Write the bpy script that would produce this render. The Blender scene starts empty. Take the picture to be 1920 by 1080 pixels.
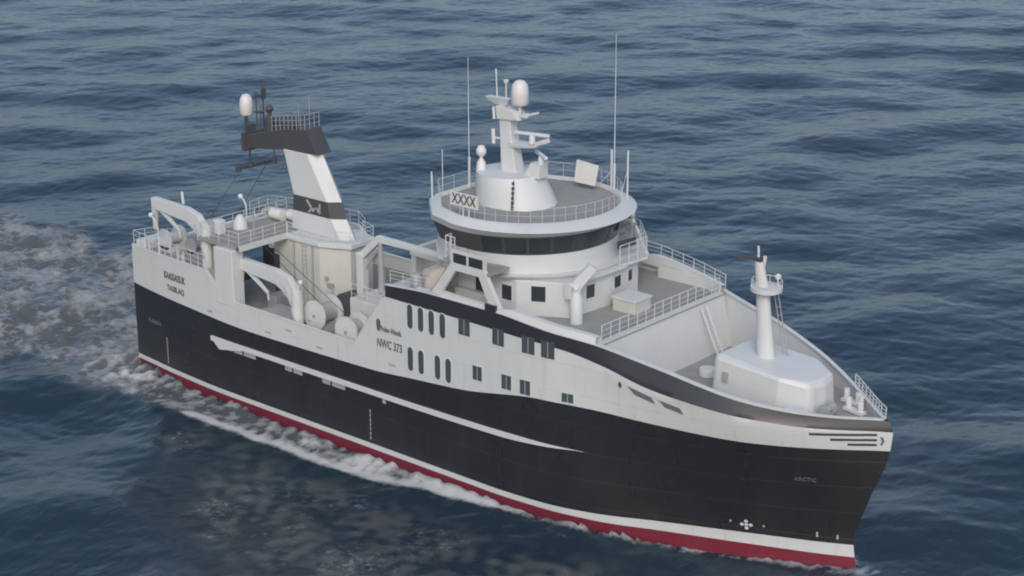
import bpy, bmesh, math, random
import numpy as np
from mathutils import Vector, Matrix
random.seed(7)
C = bpy.context.scene.collection
# ------------------------------------------------------------------ camera, sky, sun, exposure
CAM = (110.75, -90.25, 51.5); PITCH = 18.25; YAW = 49.3
t = math.pi - math.radians(YAW); p = math.radians(PITCH)
Fw = Vector((math.cos(t)*math.cos(p), math.sin(t)*math.cos(p), -math.sin(p)))
Rt = Fw.cross(Vector((0, 0, 1))).normalized(); Up = Rt.cross(Fw)
cd = bpy.data.cameras.new('camera'); cam = bpy.data.objects.new('camera', cd); C.objects.link(cam)
cd.sensor_width = 36; cd.lens = 3382/1920*36; cd.clip_start = 1; cd.clip_end = 9000
cam.matrix_world = Matrix(((Rt.x, Up.x, -Fw.x, CAM[0]), (Rt.y, Up.y, -Fw.y, CAM[1]), (Rt.z, Up.z, -Fw.z, CAM[2]), (0, 0, 0, 1)))
bpy.context.scene.camera = cam
SUN = Vector((0.48, -0.58, 0.60)).normalized()
w = bpy.data.worlds.new('World'); bpy.context.scene.world = w; w.use_nodes = True
nt = w.node_tree; bg = nt.nodes['Background']; sky = nt.nodes.new('ShaderNodeTexSky')
sky.sky_type = 'NISHITA'; sky.sun_disc = False
sky.sun_elevation = math.asin(SUN.z); sky.sun_rotation = math.atan2(SUN.x, SUN.y)
sky.air_density = 1.0; sky.dust_density = 3.0; sky.ozone_density = 1.0
nt.links.new(sky.outputs[0], bg.inputs[0]); bg.inputs[1].default_value = 0.15
ld = bpy.data.lights.new('sun', 'SUN'); ld.energy = 0.5; ld.angle = math.radians(12); ld.color = (1.0, 0.98, 0.94)
lo = bpy.data.objects.new('sun', ld); C.objects.link(lo); lo.rotation_euler = SUN.to_track_quat('Z', 'Y').to_euler()
bpy.context.scene.cycles.filter_width = 2.0
vs = bpy.context.scene.view_settings; vs.view_transform = 'Standard'; vs.look = 'None'; vs.exposure = 0.27; vs.gamma = 1

# ------------------------------------------------------------------ materials
def mat(name, col, rough=0.5, metal=0.0, dirt=0.0, dirtcol=(0.25, 0.2, 0.14), scale=0.6, coat=0.0, bump=0.0, spec=0.5, seams=0, streak=.4, streakcol=(.30, .22, .16)):
    m = bpy.data.materials.new(name); m.use_nodes = True; n = m.node_tree.nodes; l = m.node_tree.links
    b = n['Principled BSDF']; b.inputs['Base Color'].default_value = (*col, 1); b.inputs['Roughness'].default_value = rough
    b.inputs['Metallic'].default_value = metal; b.inputs['Coat Weight'].default_value = coat
    b.inputs['Specular IOR Level'].default_value = spec
    tc = n.new('ShaderNodeTexCoord'); mp = n.new('ShaderNodeMapping'); l.new(tc.outputs['Object'], mp.inputs[0])
    mp.inputs['Scale'].default_value = (scale, scale, scale*0.35)
    if dirt:
        no = n.new('ShaderNodeTexNoise'); no.inputs['Scale'].default_value = 1.6; no.inputs['Detail'].default_value = 6; no.inputs['Roughness'].default_value = .65
        l.new(mp.outputs[0], no.inputs[0])
        cr = n.new('ShaderNodeValToRGB'); cr.color_ramp.elements[0].position = .48; cr.color_ramp.elements[1].position = .78
        cr.color_ramp.elements[1].color = (dirt, dirt, dirt, 1)
        l.new(no.outputs[0], cr.inputs[0])
        mx = n.new('ShaderNodeMixRGB'); mx.inputs[1].default_value = (*col, 1); mx.inputs[2].default_value = (*dirtcol, 1)
        l.new(cr.outputs[0], mx.inputs[0]); l.new(mx.outputs[0], b.inputs['Base Color'])
        mr = n.new('ShaderNodeMapRange'); mr.inputs[3].default_value = max(rough-.08, .05); mr.inputs[4].default_value = min(rough+.2, 1)
        l.new(no.outputs[0], mr.inputs[0]); l.new(mr.outputs[0], b.inputs['Roughness'])
    if bump:
        nb = n.new('ShaderNodeTexNoise'); nb.inputs['Scale'].default_value = 2.2; nb.inputs['Detail'].default_value = 3
        l.new(tc.outputs['Object'], nb.inputs[0]); bp = n.new('ShaderNodeBump'); bp.inputs['Strength'].default_value = bump; bp.inputs['Distance'].default_value = .05
        l.new(nb.outputs[0], bp.inputs['Height']); l.new(bp.outputs[0], b.inputs['Normal'])
    if seams:
        br = n.new('ShaderNodeTexBrick'); br.inputs['Scale'].default_value = 1.0; br.inputs['Brick Width'].default_value = 6.5; br.inputs['Row Height'].default_value = 1.9
        br.inputs['Mortar Size'].default_value = .03; br.inputs['Mortar Smooth'].default_value = .6; br.inputs['Color1'].default_value = br.inputs['Color2'].default_value = (1, 1, 1, 1); br.inputs['Mortar'].default_value = (0, 0, 0, 1)
        sp = n.new('ShaderNodeSeparateXYZ'); cb = n.new('ShaderNodeCombineXYZ'); l.new(tc.outputs['Object'], sp.inputs[0]); l.new(sp.outputs[0], cb.inputs[0]); l.new(sp.outputs[2], cb.inputs[1]); l.new(cb.outputs[0], br.inputs[0])
        b2 = n.new('ShaderNodeBump'); b2.inputs['Strength'].default_value = seams; b2.inputs['Distance'].default_value = .03; l.new(br.outputs[0], b2.inputs['Height'])
        if bump: l.new(bp.outputs[0], b2.inputs['Normal'])
        l.new(b2.outputs[0], b.inputs['Normal'])
        # rust and salt runs
        m2 = n.new('ShaderNodeMapping'); m2.inputs['Scale'].default_value = (2.4, 2.4, .16); l.new(tc.outputs['Object'], m2.inputs[0])
        ns = n.new('ShaderNodeTexNoise'); ns.inputs['Scale'].default_value = 1.3; ns.inputs['Detail'].default_value = 5; l.new(m2.outputs[0], ns.inputs[0])
        c2 = n.new('ShaderNodeValToRGB'); c2.color_ramp.elements[0].position = .60; c2.color_ramp.elements[1].position = .78; c2.color_ramp.elements[1].color = (streak, streak, streak, 1); l.new(ns.outputs[0], c2.inputs[0])
        m3 = n.new('ShaderNodeMixRGB'); m3.inputs[2].default_value = (*streakcol, 1); l.new(mx.outputs[0], m3.inputs[1]); l.new(c2.outputs[0], m3.inputs[0]); l.new(m3.outputs[0], b.inputs['Base Color'])
    return m
M = dict(
    white=mat('white_paint', (.555, .578, .582), .42, dirt=.3, dirtcol=(.43, .43, .41), bump=.05),
    cream=mat('cream_paint', (.53, .535, .505), .5, dirt=.3, dirtcol=(.36, .34, .30), bump=.05, seams=.3, streak=.35, streakcol=(.34, .27, .2)),
    black=mat('black_hull_paint', (.017, .017, .0195), .24, dirt=.5, dirtcol=(.030, .030, .032), scale=.3, bump=.05, seams=.45, streak=.35, streakcol=(.055, .05, .048)),
    bandblk=mat('black_band_paint', (.026, .027, .033), .26),
    red=mat('red_antifouling', (.16, .006, .024), .5, dirt=.6, dirtcol=(.11, .022, .036)),
    deck=mat('grey_green_deck', (.27, .275, .26), .8, dirt=.5, dirtcol=(.19, .19, .175), bump=.2),
    deckd=mat('worn_work_deck', (.22, .215, .185), .85, dirt=.6, dirtcol=(.14, .13, .10), bump=.3),
    glass=mat('dark_glass', (.03, .035, .04), .12),
    glassb=mat('blue_grey_glass', (.055, .075, .088), .15),
    dark=mat('dark_grey_paint', (.05, .05, .055), .55, dirt=.3, dirtcol=(.09, .08, .075)),
    grey=mat('grey_machinery', (.33, .34, .35), .5, dirt=.4, dirtcol=(.22, .2, .18)),
    steel=mat('wire_on_drum', (.38, .38, .39), .45, metal=.2, dirt=.4, dirtcol=(.22, .22, .22)),
    whiteh=mat('white_hull_paint', (.555, .578, .582), .38, dirt=.3, dirtcol=(.44, .44, .42), bump=.05, seams=.5, streak=.30, streakcol=(.33, .27, .22)),
    radome=mat('white_plastic', (.62, .62, .62), .35),
    mid=mat('dim_recess', (.13, .135, .145), .6),
    net=mat('net_pile', (.46, .44, .39), .95, dirt=.8, dirtcol=(.34, .32, .28), scale=3, bump=.8),
    letter=mat('grey_lettering', (.10, .105, .105), .6),
    letterw=mat('pale_lettering', (.40, .40, .40), .6),
    lens=mat('lamp_lens', (.60, .62, .62), .15),
)
# ------------------------------------------------------------------ mesh helpers
class MB:
    def __init__(s): s.v = []; s.f = []; s.m = []; s.mi = 0
    def face(s, pts):
        i = len(s.v); s.v += [tuple(q) for q in pts]; s.f.append(tuple(range(i, i+len(pts)))); s.m.append(s.mi); return s
    def box(s, x0, x1, y0, y1, z0, z1):
        return s.hexa([(x0, y0, z0), (x1, y0, z0), (x1, y1, z0), (x0, y1, z0)], [(x0, y0, z1), (x1, y0, z1), (x1, y1, z1), (x0, y1, z1)])
    def hexa(s, lo, hi, caps=True):           # loft between two loops with the same count (both counterclockwise from above)
        n = len(lo); i = len(s.v); s.v += [tuple(q) for q in lo]+[tuple(q) for q in hi]
        for k in range(n):
            j = (k+1) % n; s.f.append((i+k, i+j, i+n+j, i+n+k)); s.m.append(s.mi)
        if caps: s.f.append(tuple(i+k for k in reversed(range(n)))); s.m.append(s.mi); s.f.append(tuple(i+n+k for k in range(n))); s.m.append(s.mi)
        return s
    def loft(s, loops, caps=True):
        n = len(loops[0]); i = len(s.v)
        for L in loops: s.v += [tuple(q) for q in L]
        for a in range(len(loops)-1):
            for k in range(n):
                j = (k+1) % n; s.f.append((i+a*n+k, i+a*n+j, i+(a+1)*n+j, i+(a+1)*n+k)); s.m.append(s.mi)
        if caps: s.f.append(tuple(i+k for k in reversed(range(n)))); s.m.append(s.mi); q = i+(len(loops)-1)*n; s.f.append(tuple(q+k for k in range(n))); s.m.append(s.mi)
        return s
    def prism(s, poly, z0, z1): return s.hexa([(x, y, z0) for x, y in poly], [(x, y, z1) for x, y in poly])
    def profile_y(s, poly, y0, y1):            # polygon in x,z extruded along y
        return s.hexa([(x, y0, z) for x, z in poly], [(x, y1, z) for x, z in poly])
    def tube(s, pts, r, n=8, r1=None):
        pts = [Vector(q) for q in pts]; loops = []
        for k, q in enumerate(pts):
            d = (pts[min(k+1, len(pts)-1)]-pts[max(k-1, 0)]).normalized()
            u = d.cross(Vector((0, 0, 1))) if abs(d.z) < .95 else d.cross(Vector((1, 0, 0)))
            u.normalize(); v = d.cross(u); rr = r if r1 is None else r+(r1-r)*k/(len(pts)-1)
            loops.append([q+u*math.cos(a)*rr+v*math.sin(a)*rr for a in [2*math.pi*(i+.5)/n for i in range(n)]])
        return s.loft(loops)
    def beam(s, a, b, w, h, w1=None, h1=None):  # rectangular section; w horizontal, h in the vertical plane
        a = Vector(a); b = Vector(b); d = (b-a).normalized(); u = d.cross(Vector((0, 0, 1)))
        if u.length < .05: u = Vector((0, 1, 0))
        u.normalize(); v = u.cross(d); w1 = w if w1 is None else w1; h1 = h if h1 is None else h1
        f = lambda q, w, h: [q-u*w/2-v*h/2, q+u*w/2-v*h/2, q+u*w/2+v*h/2, q-u*w/2+v*h/2]
        return s.loft([f(a, w, h), f(b, w1, h1)])
    def lathe(s, c, prof, n=20, axis='z'):
        loops = []
        for r, z in prof:
            L = []
            for i in range(n):
                a = 2*math.pi*i/n; x, y = r*math.cos(a), r*math.sin(a)
                L.append({'z': (c[0]+x, c[1]+y, c[2]+z), 'y': (c[0]+x, c[1]+z, c[2]+y), 'x': (c[0]+z, c[1]+x, c[2]+y)}[axis])
            loops.append(L)
        return s.loft(loops)
    def build(s, name, material, parent=None, smooth=None, bevel=0, label=None):
        me = bpy.data.meshes.new(name); me.from_pydata(s.v, [], s.f)
        ms = material if isinstance(material, (list, tuple)) else [material]
        for m in ms: me.materials.append(m)
        me.polygons.foreach_set('material_index', s.m)
        bm = bmesh.new(); bm.from_mesh(me); bmesh.ops.remove_doubles(bm, verts=bm.verts, dist=.0005)
        bmesh.ops.recalc_face_normals(bm, faces=bm.faces)
        if smooth:
            for f in bm.faces: f.smooth = True
            for e in bm.edges:
                if len(e.link_faces) != 2 or e.calc_face_angle(0) > math.radians(smooth): e.smooth = False
        bm.to_mesh(me); bm.free()
        o = bpy.data.objects.new(name, me); C.objects.link(o)
        if parent: o.parent = parent
        if bevel:
            b = o.modifiers.new('bevel', 'BEVEL'); b.width = bevel; b.segments = 2; b.limit_method = 'ANGLE'; b.angle_limit = math.radians(40)
        if label: o['label'] = label
        return o
def railing(name, pts, parent, h=1.05, rails=3, sp=1.3, r=.02, closed=False, lean=0, m='white'):
    mb = MB(); pts = [Vector(q) for q in pts]
    if closed: pts.append(pts[0])
    up = Vector((0, 0, 1))
    for k in range(rails):
        z = h*(k+1)/rails; mb.tube([q+up*z for q in pts], r*(1.25 if k == rails-1 else .8), 6)
    for a, b in zip(pts[:-1], pts[1:]):
        n = max(1, round((b-a).length/sp))
        for k in range(n+1):
            q = a.lerp(b, k/n); mb.tube([q-up*.02, q+up*h], r*1.25, 6)
    return mb.build(name, M[m], parent)
def pchip(xs, ys, x):
    xs = np.array(xs, float); ys = np.array(ys, float); h = np.diff(xs); d = np.diff(ys)/h; m = np.zeros(len(xs))
    for i in range(1, len(xs)-1):
        if d[i-1]*d[i] > 0:
            w1 = 2*h[i]+h[i-1]; w2 = h[i]+2*h[i-1]; m[i] = (w1+w2)/(w1/d[i-1]+w2/d[i])
    m[0] = d[0]; m[-1] = d[-1]
    x = np.clip(x, xs[0], xs[-1]); i = np.clip(np.searchsorted(xs, x)-1, 0, len(xs)-2); t = (x-xs[i])/h[i]
    return float((2*t**3-3*t**2+1)*ys[i]+(t**3-2*t**2+t)*h[i]*m[i]+(-2*t**3+3*t**2)*ys[i+1]+(t**3-t**2)*h[i]*m[i+1])

# ------------------------------------------------------------------ the ship
ship = bpy.data.objects.new('fishing_trawler', None); C.objects.link(ship)
ship['label'] = 'large black and white stern trawler with red waterline steaming across the blue sea'
ship['category'] = 'ship'
LS = 62.8
def deckhb(s): return pchip([0, 3, 8, 12, 28, 40, 43, 45, 47, 49, 51, 53, 55, 57, 59, 61, 62, 62.8], [7.15, 7.6, 8.0, 8.1, 8.1, 8.1, 7.85, 7.42, 6.97, 6.61, 6.26, 5.8, 5.18, 4.19, 2.92, 1.38, .55, 0.0], s)
def wlhb(s): return pchip([0, 6, 12, 28, 38, 42, 46, 50.5, 55, 58.36, 60.7, 62.8], [7.2, 7.8, 8.1, 8.1, 8.1, 7.85, 6.95, 5.1, 3.3, 1.95, 1.0, 0.0], s)
def stem(z): return pchip([-2, 0, 1.5, 5, 8.3, 9.6, 10.3], [61.5, 61.25, 60.95, 61.9, 63.0, 63.1, 62.8], z)
def ztopband(s): return pchip([28.8, 33, 38.7, 43, 46.1, 47, 49, 51, 53, 55, 57, 59, 61, 62.8], [13.55, 13.8, 13.8, 13.4, 13.07, 12.91, 12.54, 12.16, 11.69, 11.22, 10.82, 10.52, 10.34, 10.26], s)
def zbotband(s): return pchip([28.8, 38, 42.5, 46.8, 50, 52.5, 56.5, 59, 62.8], [12.72, 12.62, 12.5, 11.85, 11.05, 10.65, 10.1, 9.8, 9.6], s)
def zblack(s): return pchip([0, 1, 8, 15, 24.3, 27.7, 30.8, 35.7, 42.5, 46, 50, 54, 58, 62.8], [7.42, 7.38, 7.17, 6.9, 7.02, 7.1, 7.35, 7.75, 8.72, 8.75, 8.62, 8.5, 8.42, 8.36], s)
def ztop(s):
    if s >= 28.75: return ztopband(s)
    return float(np.interp(s, [0, 9.9, 12.15, 25.6, 28.5, 28.75], [10.5, 10.62, 8.8, 8.62, 12.6, 12.72]))
def bulge(s): return pchip([28.8, 44, 49, 55, 59, 62, 62.8], [0, 0, .36, .34, .16, .03, 0], s)
def SF(s, z):
    zb = zbotband(s) if s > 28.7 else 12.72
    g = min(max((s-44)/(LS-44), 0), 1)
    x = s+(stem(z)-LS)*g
    wy, dy = wlhb(s), deckhb(s)
    if z <= 1.5:
        k = (1.5-z); y = wy*(1-.02*k)-.0*k
    elif z <= zb:
        t = (z-1.5)/(zb-1.5); t = t**1.15; y = wy+(dy+bulge(s)-wy)*t
    else:
        t = min((z-zb)/max(ztop(s)-zb, .3), 1.3); y = dy+bulge(s)*(1-t)
    return x, max(y, 0)
def yat(x, z):          # half-breadth at a true x
    s = x
    for _ in range(6): s = s+(x-SF(s, z)[0])
    return SF(min(s, LS), z)[1]
hull = MB()
S = sorted(set([round(v, 3) for v in list(np.linspace(0, 44, 67))+list(np.linspace(44, 62.8, 60))+[9.9, 12.15, 25.6, 28.5, 28.75, 46.1]]))
def strip(rows, s0, s1, mi, sides=(-1, 1), target=hull):
    ss = [s for s in S if s0-1e-6 <= s <= s1+1e-6]
    target.mi = mi
    for sd in sides:
        for a, b in zip(ss[:-1], ss[1:]):
            for r0, r1 in zip(rows[:-1], rows[1:]):
                q = []
                for s, r in ((a, r0), (b, r0), (b, r1), (a, r1)):
                    z = r(s); x, y = SF(s, z); q.append((x, sd*y, z))
                target.face(q if sd < 0 else q[::-1])
c = lambda v: (lambda s: v)
mixr = lambda f, g, k: (lambda s: f(s)*(1-k)+g(s)*k)
zred = lambda s: pchip([0, 42, 49, 56, 62.8], [1.08, 1.06, .88, .76, .70], s)
strip([c(-2), c(-.8), c(0), zred], 0, LS, 2)
strip([zred, c(1.5)], 0, LS, 0)
strip([mixr(c(1.5), zblack, k/7) for k in range(8)], 0, LS, 1)
zw = lambda s: zbotband(s) if s >= 28.75 else ztop(s)
strip([mixr(zblack, ztop, k/3) for k in range(4)], 0, 28.75, 0)
strip([mixr(zblack, zbotband, k/5) for k in range(6)], 28.75, LS, 0)
strip([mixr(zbotband, ztopband, k/3) for k in range(4)], 28.75, LS, 3)
# transom below the ramp sill, and its two posts
def tr(y0, y1, z0, z1, mi): hull.mi = mi; hull.face([(0, y0, z0), (0, y1, z0), (0, y1, z1), (0, y0, z1)])
tr(-7.06, 7.06, -2, 1.08, 2); tr(-7.2, 7.2, 1.08, 1.5, 0); tr(-7.19, 7.19, 1.5, 5.4, 1)
for sd in (-1, 1):
    tr(*sorted((sd*7.17, sd*6.3)), 5.4, 7.42, 1); tr(*sorted((sd*7.15, sd*6.3)), 7.42, 10.5, 0)
tr(-7.15, -4.6, 7.42, 10.5, 0)
hull_o = hull.build('hull', [M['whiteh'], M['black'], M['red'], M['bandblk']], ship, smooth=28)
# inner bulwark skins and caps
def inner(name, s0, s1, zlo, zf, th=.16, mname='white', capw=.22):
    ss = [s for s in S if s0-1e-6 <= s <= s1+1e-6]
    for sd in (-1, 1):
        mb = MB()
        for a, b in zip(ss[:-1], ss[1:]):
            q = []
            for s in (a, b):
                z = zf(s); x, y = SF(s, z); yi = max(y-th, .0); y2 = max(y-capw, 0)
                q.append(((x, sd*yi, zlo(s)), (x, sd*yi, z-.0), (x, sd*(y+.03), z+.0), (x, sd*(y+.03), z+.07), (x, sd*y2, z+.07), (x, sd*y2, z)))
            A, B = q
            mb.face((A[0], B[0], B[1], A[1]) if sd > 0 else (A[1], B[1], B[0], A[0]))
            for i in (2, 3, 4): mb.face((A[i], B[i], B[i+1], A[i+1]))
            mb.face((A[5], B[5], B[2], A[2]))
        mb.build(name, M[mname], hull_o, smooth=25)
def fz(x): return float(np.interp(x, [46, 58, 63], [9.3, 9.75, 9.9]))
inner('bulwark', 12.15, 28.5, c(7.7), ztop)
inner('bulwark', 0, 12.15, c(7.0), ztop)
inner('bulwark', 46.1, 62.6, lambda s: fz(s)-.1, ztopband, capw=.30)
inner('bulwark', 28.75, 46.1, c(12.6), ztopband)
# white coaming above the black band beside the boat deck
ss = [s for s in S if 38.6 <= s <= 46.11]
for sd in (-1, 1):
    mb = MB()
    for a, b in zip(ss[:-1], ss[1:]):
        L = []
        for s in (a, b):
            z = ztopband(s)+.05; x, y = SF(s, z-.05); h = .42*min(1, (s-38.3)/1.5)
            L.append([(x, sd*(y+.02), z), (x, sd*(y-.12), z+h), (x, sd*(y-.55), z+h), (x, sd*(y-.55), z-.4)])
        for i in range(3): mb.face((L[0][i], L[1][i], L[1][i+1], L[0][i+1]))
    mb.build('coaming', M['white'], hull_o)
# rubbing strake with its pointed ends
for sd in (-1, 1):
    mb = MB()
    xs = np.linspace(10.3, 45.3, 60); L = []
    for x in xs:
        h = .19*min(1, (45.3-x)/6+.12); zc = 5.42+.28*max(0, (x-30)/15)**1.5; z1 = zc+h; z0 = zc-h
        y0 = yat(x, zc); y = y0+.17*min(1, (45.3-x)/3+.1)
        if x < 11.2: z0 = zc-h-.55*(x-10.3)/.9*0-.0
        L.append([(x, sd*(y0-.05), z0), (x, sd*y, z0+.04), (x, sd*y, z1-.04), (x, sd*(y0-.05), z1)])
    mb.loft(L)
    mb.hexa([(10.25, sd*8.0, 5.62), (11.25, sd*8.0, 4.72), (13.8, sd*8.0, 5.2), (13.8, sd*8.0, 5.6)], [(10.25, sd*8.25, 5.6), (11.25, sd*8.25, 4.76), (13.8, sd*8.24, 5.2), (13.8, sd*8.24, 5.58)])
    mb.build('rubbing_strake', M['white'], hull_o)
for x0, x1 in ((11.6, 12.6), (12.8, 13.7), (13.9, 15.2), (18.4, 19.1), (19.3, 20.2), (22.3, 23.1), (23.3, 24.6), (28.3, 28.6)):
    y = yat((x0+x1)/2, 5.0)
    mb = MB(); mb.box(x0, x1, -y-.04, -y+.02, 4.86, 5.2); mb.build('fender_block', M['grey'], hull_o)
# decks
def deckpoly(mb, xs, z, inset=.1, zf=None, ymax=None):
    for a, b in zip(xs[:-1], xs[1:]):
        za, zb = (zf(a), zf(b)) if zf else (z, z)
        ya, yb = yat(a, max(za, 2))-inset, yat(b, max(zb, 2))-inset
        mb.face([(a, -ya, za), (b, -yb, zb), (b, yb, zb), (a, ya, za)])
mb = MB(); deckpoly(mb, list(np.linspace(7, 30, 24)), 7.7)
mb.face([(0.02, -6.6, 3.4), (7, -6.6, 7.7), (7, 6.9, 7.7), (0.02, 6.9, 3.4)])
mb.build('work_deck', M['deckd'], ship)
for sd in (-1, 1): 
    mb = MB(); xs = list(np.linspace(0.02, 10.2, 8))
    lo_ = [(x, sd*(yat(x, 10.2)-.12), 10.0) for x in xs]; yin = 3.7 if sd < 0 else 5.6
    pl = [(x, sd*(yat(x, 10.2)-.14)) for x in xs]+[(10.2, sd*yin), (0.02, sd*yin)]
    if sd > 0: pl = pl[::-1]
    mb.prism(pl, 9.95, 10.2); mb.build('quarter_deck', M['deck'], ship)
mb = MB(); deckpoly(mb, list(np.linspace(28.9, 46.2, 20)), 12.9, .2)
mb.build('boat_deck', M['deck'], ship)
mb = MB(); deckpoly(mb, list(np.linspace(46.8, 61.8, 24)), 0, .12, fz)
mb.build('foredeck', M['deck'], ship)

# foredeck front wall and after wall of the forward superstructure
mb = MB(); mb.loft([[(46.9, -6.85, 9.2), (46.9, 6.85, 9.2), (46.1, 6.95, 12.95), (46.1, -6.95, 12.95)], [(46.7, -6.85, 9.2), (46.7, 6.85, 9.2), (45.9, 6.95, 12.95), (45.9, -6.95, 12.95)]])
mb.box(45.85, 46.16, -6.6, 6.6, 12.96, 13.12)
fw = mb.build('front_wall', M['white'], ship)
mb = MB(); mb.loft([[(28.9, -7.95, 7.7), (28.9, 7.95, 7.7), (28.9, 7.95, 12.88), (28.9, -7.95, 12.88)], [(29.1, -7.95, 7.7), (29.1, 7.95, 7.7), (29.1, 7.95, 12.88), (29.1, -7.95, 12.88)]])
mb.build('after_wall', M['cream'], ship)
mb = MB()      # ladder leaning on the front wall
a0, a1, b0, b1 = Vector((46.35, 3.9, 12.7)), Vector((46.35, 4.45, 12.7)), Vector((48.1, 3.5, 9.9)), Vector((48.1, 4.05, 9.9))
mb.beam(a0, b0, .07, .12); mb.beam(a1, b1, .07, .12)
for k in range(1, 11): mb.tube([a0.lerp(b0, k/11), a1.lerp(b1, k/11)], .03, 6)
mb.build('ladder', M['radome'], ship)

# windows in the ship's side
def side_window(x, z, w, h, oval, sd=-1):
    n = 20 if oval else 4
    def loop(w, h, off):
        f = lambda px, pz: (px, sd*(yat(px, pz)+off), pz)
        if oval:
            L = []
            for i in range(n):
                a = 2*math.pi*i/n; cx = math.cos(a)*w/2; cz = math.sin(a)*w*.62+math.copysign(h/2-w*.62, math.sin(a))
                L.append(f(x+cx, z+cz))
            return L
        return [f(x-w/2, z-h/2), f(x+w/2, z-h/2), f(x+w/2, z+h/2), f(x-w/2, z+h/2)]
    fr = MB(); A = loop(w+.12, h+.12, .03); B = loop(w, h, .03); D = loop(w+.12, h+.12, -.04); E = loop(w, h, -.02)
    for i in range(n):
        j = (i+1) % n; fr.face((A[i], A[j], B[j], B[i])); fr.face((D[i], D[j], A[j], A[i])); fr.face((B[i], B[j], E[j], E[i]))
    f = fr.build('window', M['white'] if z+h/2 < 12.5 or oval else M['dark'], ship)
    g = MB(); g.face(loop(w, h, .012)); g.build('pane', M['glassb'], f)
    if not oval:
        y = yat(x, z); g = MB(); g.box(x-.025, x+.025, *sorted((sd*(y+.005), sd*(y+.03))), z-h/2, z+h/2); g.build('mullion', M['grey'], f)
for sd in (-1, 1):
    for x in (31.07, 32.06, 33.04, 34.04): side_window(x, 11.82, .52, 1.72, True, sd)
    for x in (31.05, 32.04, 33.55, 34.52): side_window(x, 8.78, .52, 1.72, True, sd)
    for x in (35.97, 38.92, 41.38, 42.86): side_window(x, 12.2, .85, 1.02, False, sd)
    for x, z in ((37.1, 9.25), (39.6, 9.25), (41.12, 9.25), (44.25, 9.2)): side_window(x, z, .82, 1.0 if x < 44 else .62, False, sd)
# small openings, freeing ports and rope ports on the side
def sideplate(name, poly, m, off=.02, sd=-1, parent=hull_o, lab=None):
    mb = MB(); mb.hexa([(x, sd*(yat(x, z)-.05), z) for x, z in poly], [(x, sd*(yat(x, z)+off), z) for x, z in poly])
    return mb.build(name, m, parent, label=lab)
for q in ([(47.85, 10.9), (47.98, 10.62), (48.12, 10.9), (47.98, 11.15)],):
    sideplate('fairlead', q, M['dark'])
sideplate('rope_port', [(48.5, 10.95), (49.0, 10.42), (50.35, 10.1), (50.15, 10.5)], M['mid'])
sideplate('rope_port', [(50.6, 10.45), (51.0, 10.0), (52.2, 9.75), (52.0, 10.15)], M['mid'])
for x, z in ((10.2, 7.5), (16.7, 7.35), (22.1, 7.45), (29.3, 7.9), (18.9, 8.0)): sideplate('freeing_port', [(x-.35, z+.06), (x-.3, z-.08), (x+.35, z-.08), (x+.3, z+.08)], M['grey'])
# bow grille lines and anchor recess
for sd in (-1, 1):
    for z, x0, x1 in ((9.42, 59.2, 62.35), (9.08, 60.2, 62.35), (8.76, 61.0, 62.35)):
        mb = MB(); xs = np.linspace(x0, x1, 8); L = []
        for x in xs:
            zz = z; L.append([(x, sd*(yat(x, zz-.08)-.03), zz-.08), (x, sd*(yat(x, zz-.08)+.035), zz-.08), (x, sd*(yat(x, zz+.07)+.035), zz+.07), (x+ -.12*(x == xs[0]), sd*(yat(x, zz+.07)-.03), zz+.07)])
        mb.loft(L); mb.build('bow_stripe', M['dark'], hull_o)
    mb = MB(); x = 62.62; q = [(x-.1, 9.3), (x+.02, 9.25), (x+.10, 9.0), (x-.02, 8.72), (x-.1, 8.8), (x-.02, 9.0)]
    mb.hexa([(a, sd*(yat(a, b)-.05), b) for a, b in q], [(a, sd*(yat(a, b)+.04), b) for a, b in q]); mb.build('bow_emblem', M['letter'], hull_o)
# thruster mark and draught marks
def cross_mark(x, z, r):
    mb = MB(); y = yat(x, z); n = 8
    for dx, dz in ((0, 0), (r, 0), (-r, 0), (0, r), (0, -r)):
        xx, zz = x+dx*.9, z+dz*.9; rr = r*.42; yy = yat(xx, zz)
        mb.hexa([(xx+rr*math.cos(a), -(yat(xx+rr*math.cos(a), zz+rr*math.sin(a))-.05), zz+rr*math.sin(a)) for a in [2*math.pi*i/n for i in range(n)]],
                [(xx+rr*math.cos(a), -(yat(xx+rr*math.cos(a), zz+rr*math.sin(a))+.03), zz+rr*math.sin(a)) for a in [2*math.pi*i/n for i in range(n)]])
    mb.build('thruster_mark', M['radome'], hull_o)
cross_mark(55.0, 2.1, .28)
for x, z, h in ((54.1, 2.25, .14), (56.0, 2.15, .14), (59.0, 2.0, .35), (60.1, 1.95, .3)):
    sideplate('draught_mark', [(x-.05, z-h/2), (x+.05, z-h/2), (x+.05, z+h/2), (x-.05, z+h/2)], M['letterw'], .03)
for x, z0, z1 in ((4.35, 1.75, 3.95), (27.04, 1.75, 4.1)):
    for k in range(7):
        z = z0+(z1-z0)*(k+.5)/7; sideplate('draught_mark', [(x-.04, z-.12), (x+.04, z-.12), (x+.04, z+.12), (x-.04, z+.12)], M['grey'], .03)

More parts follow.
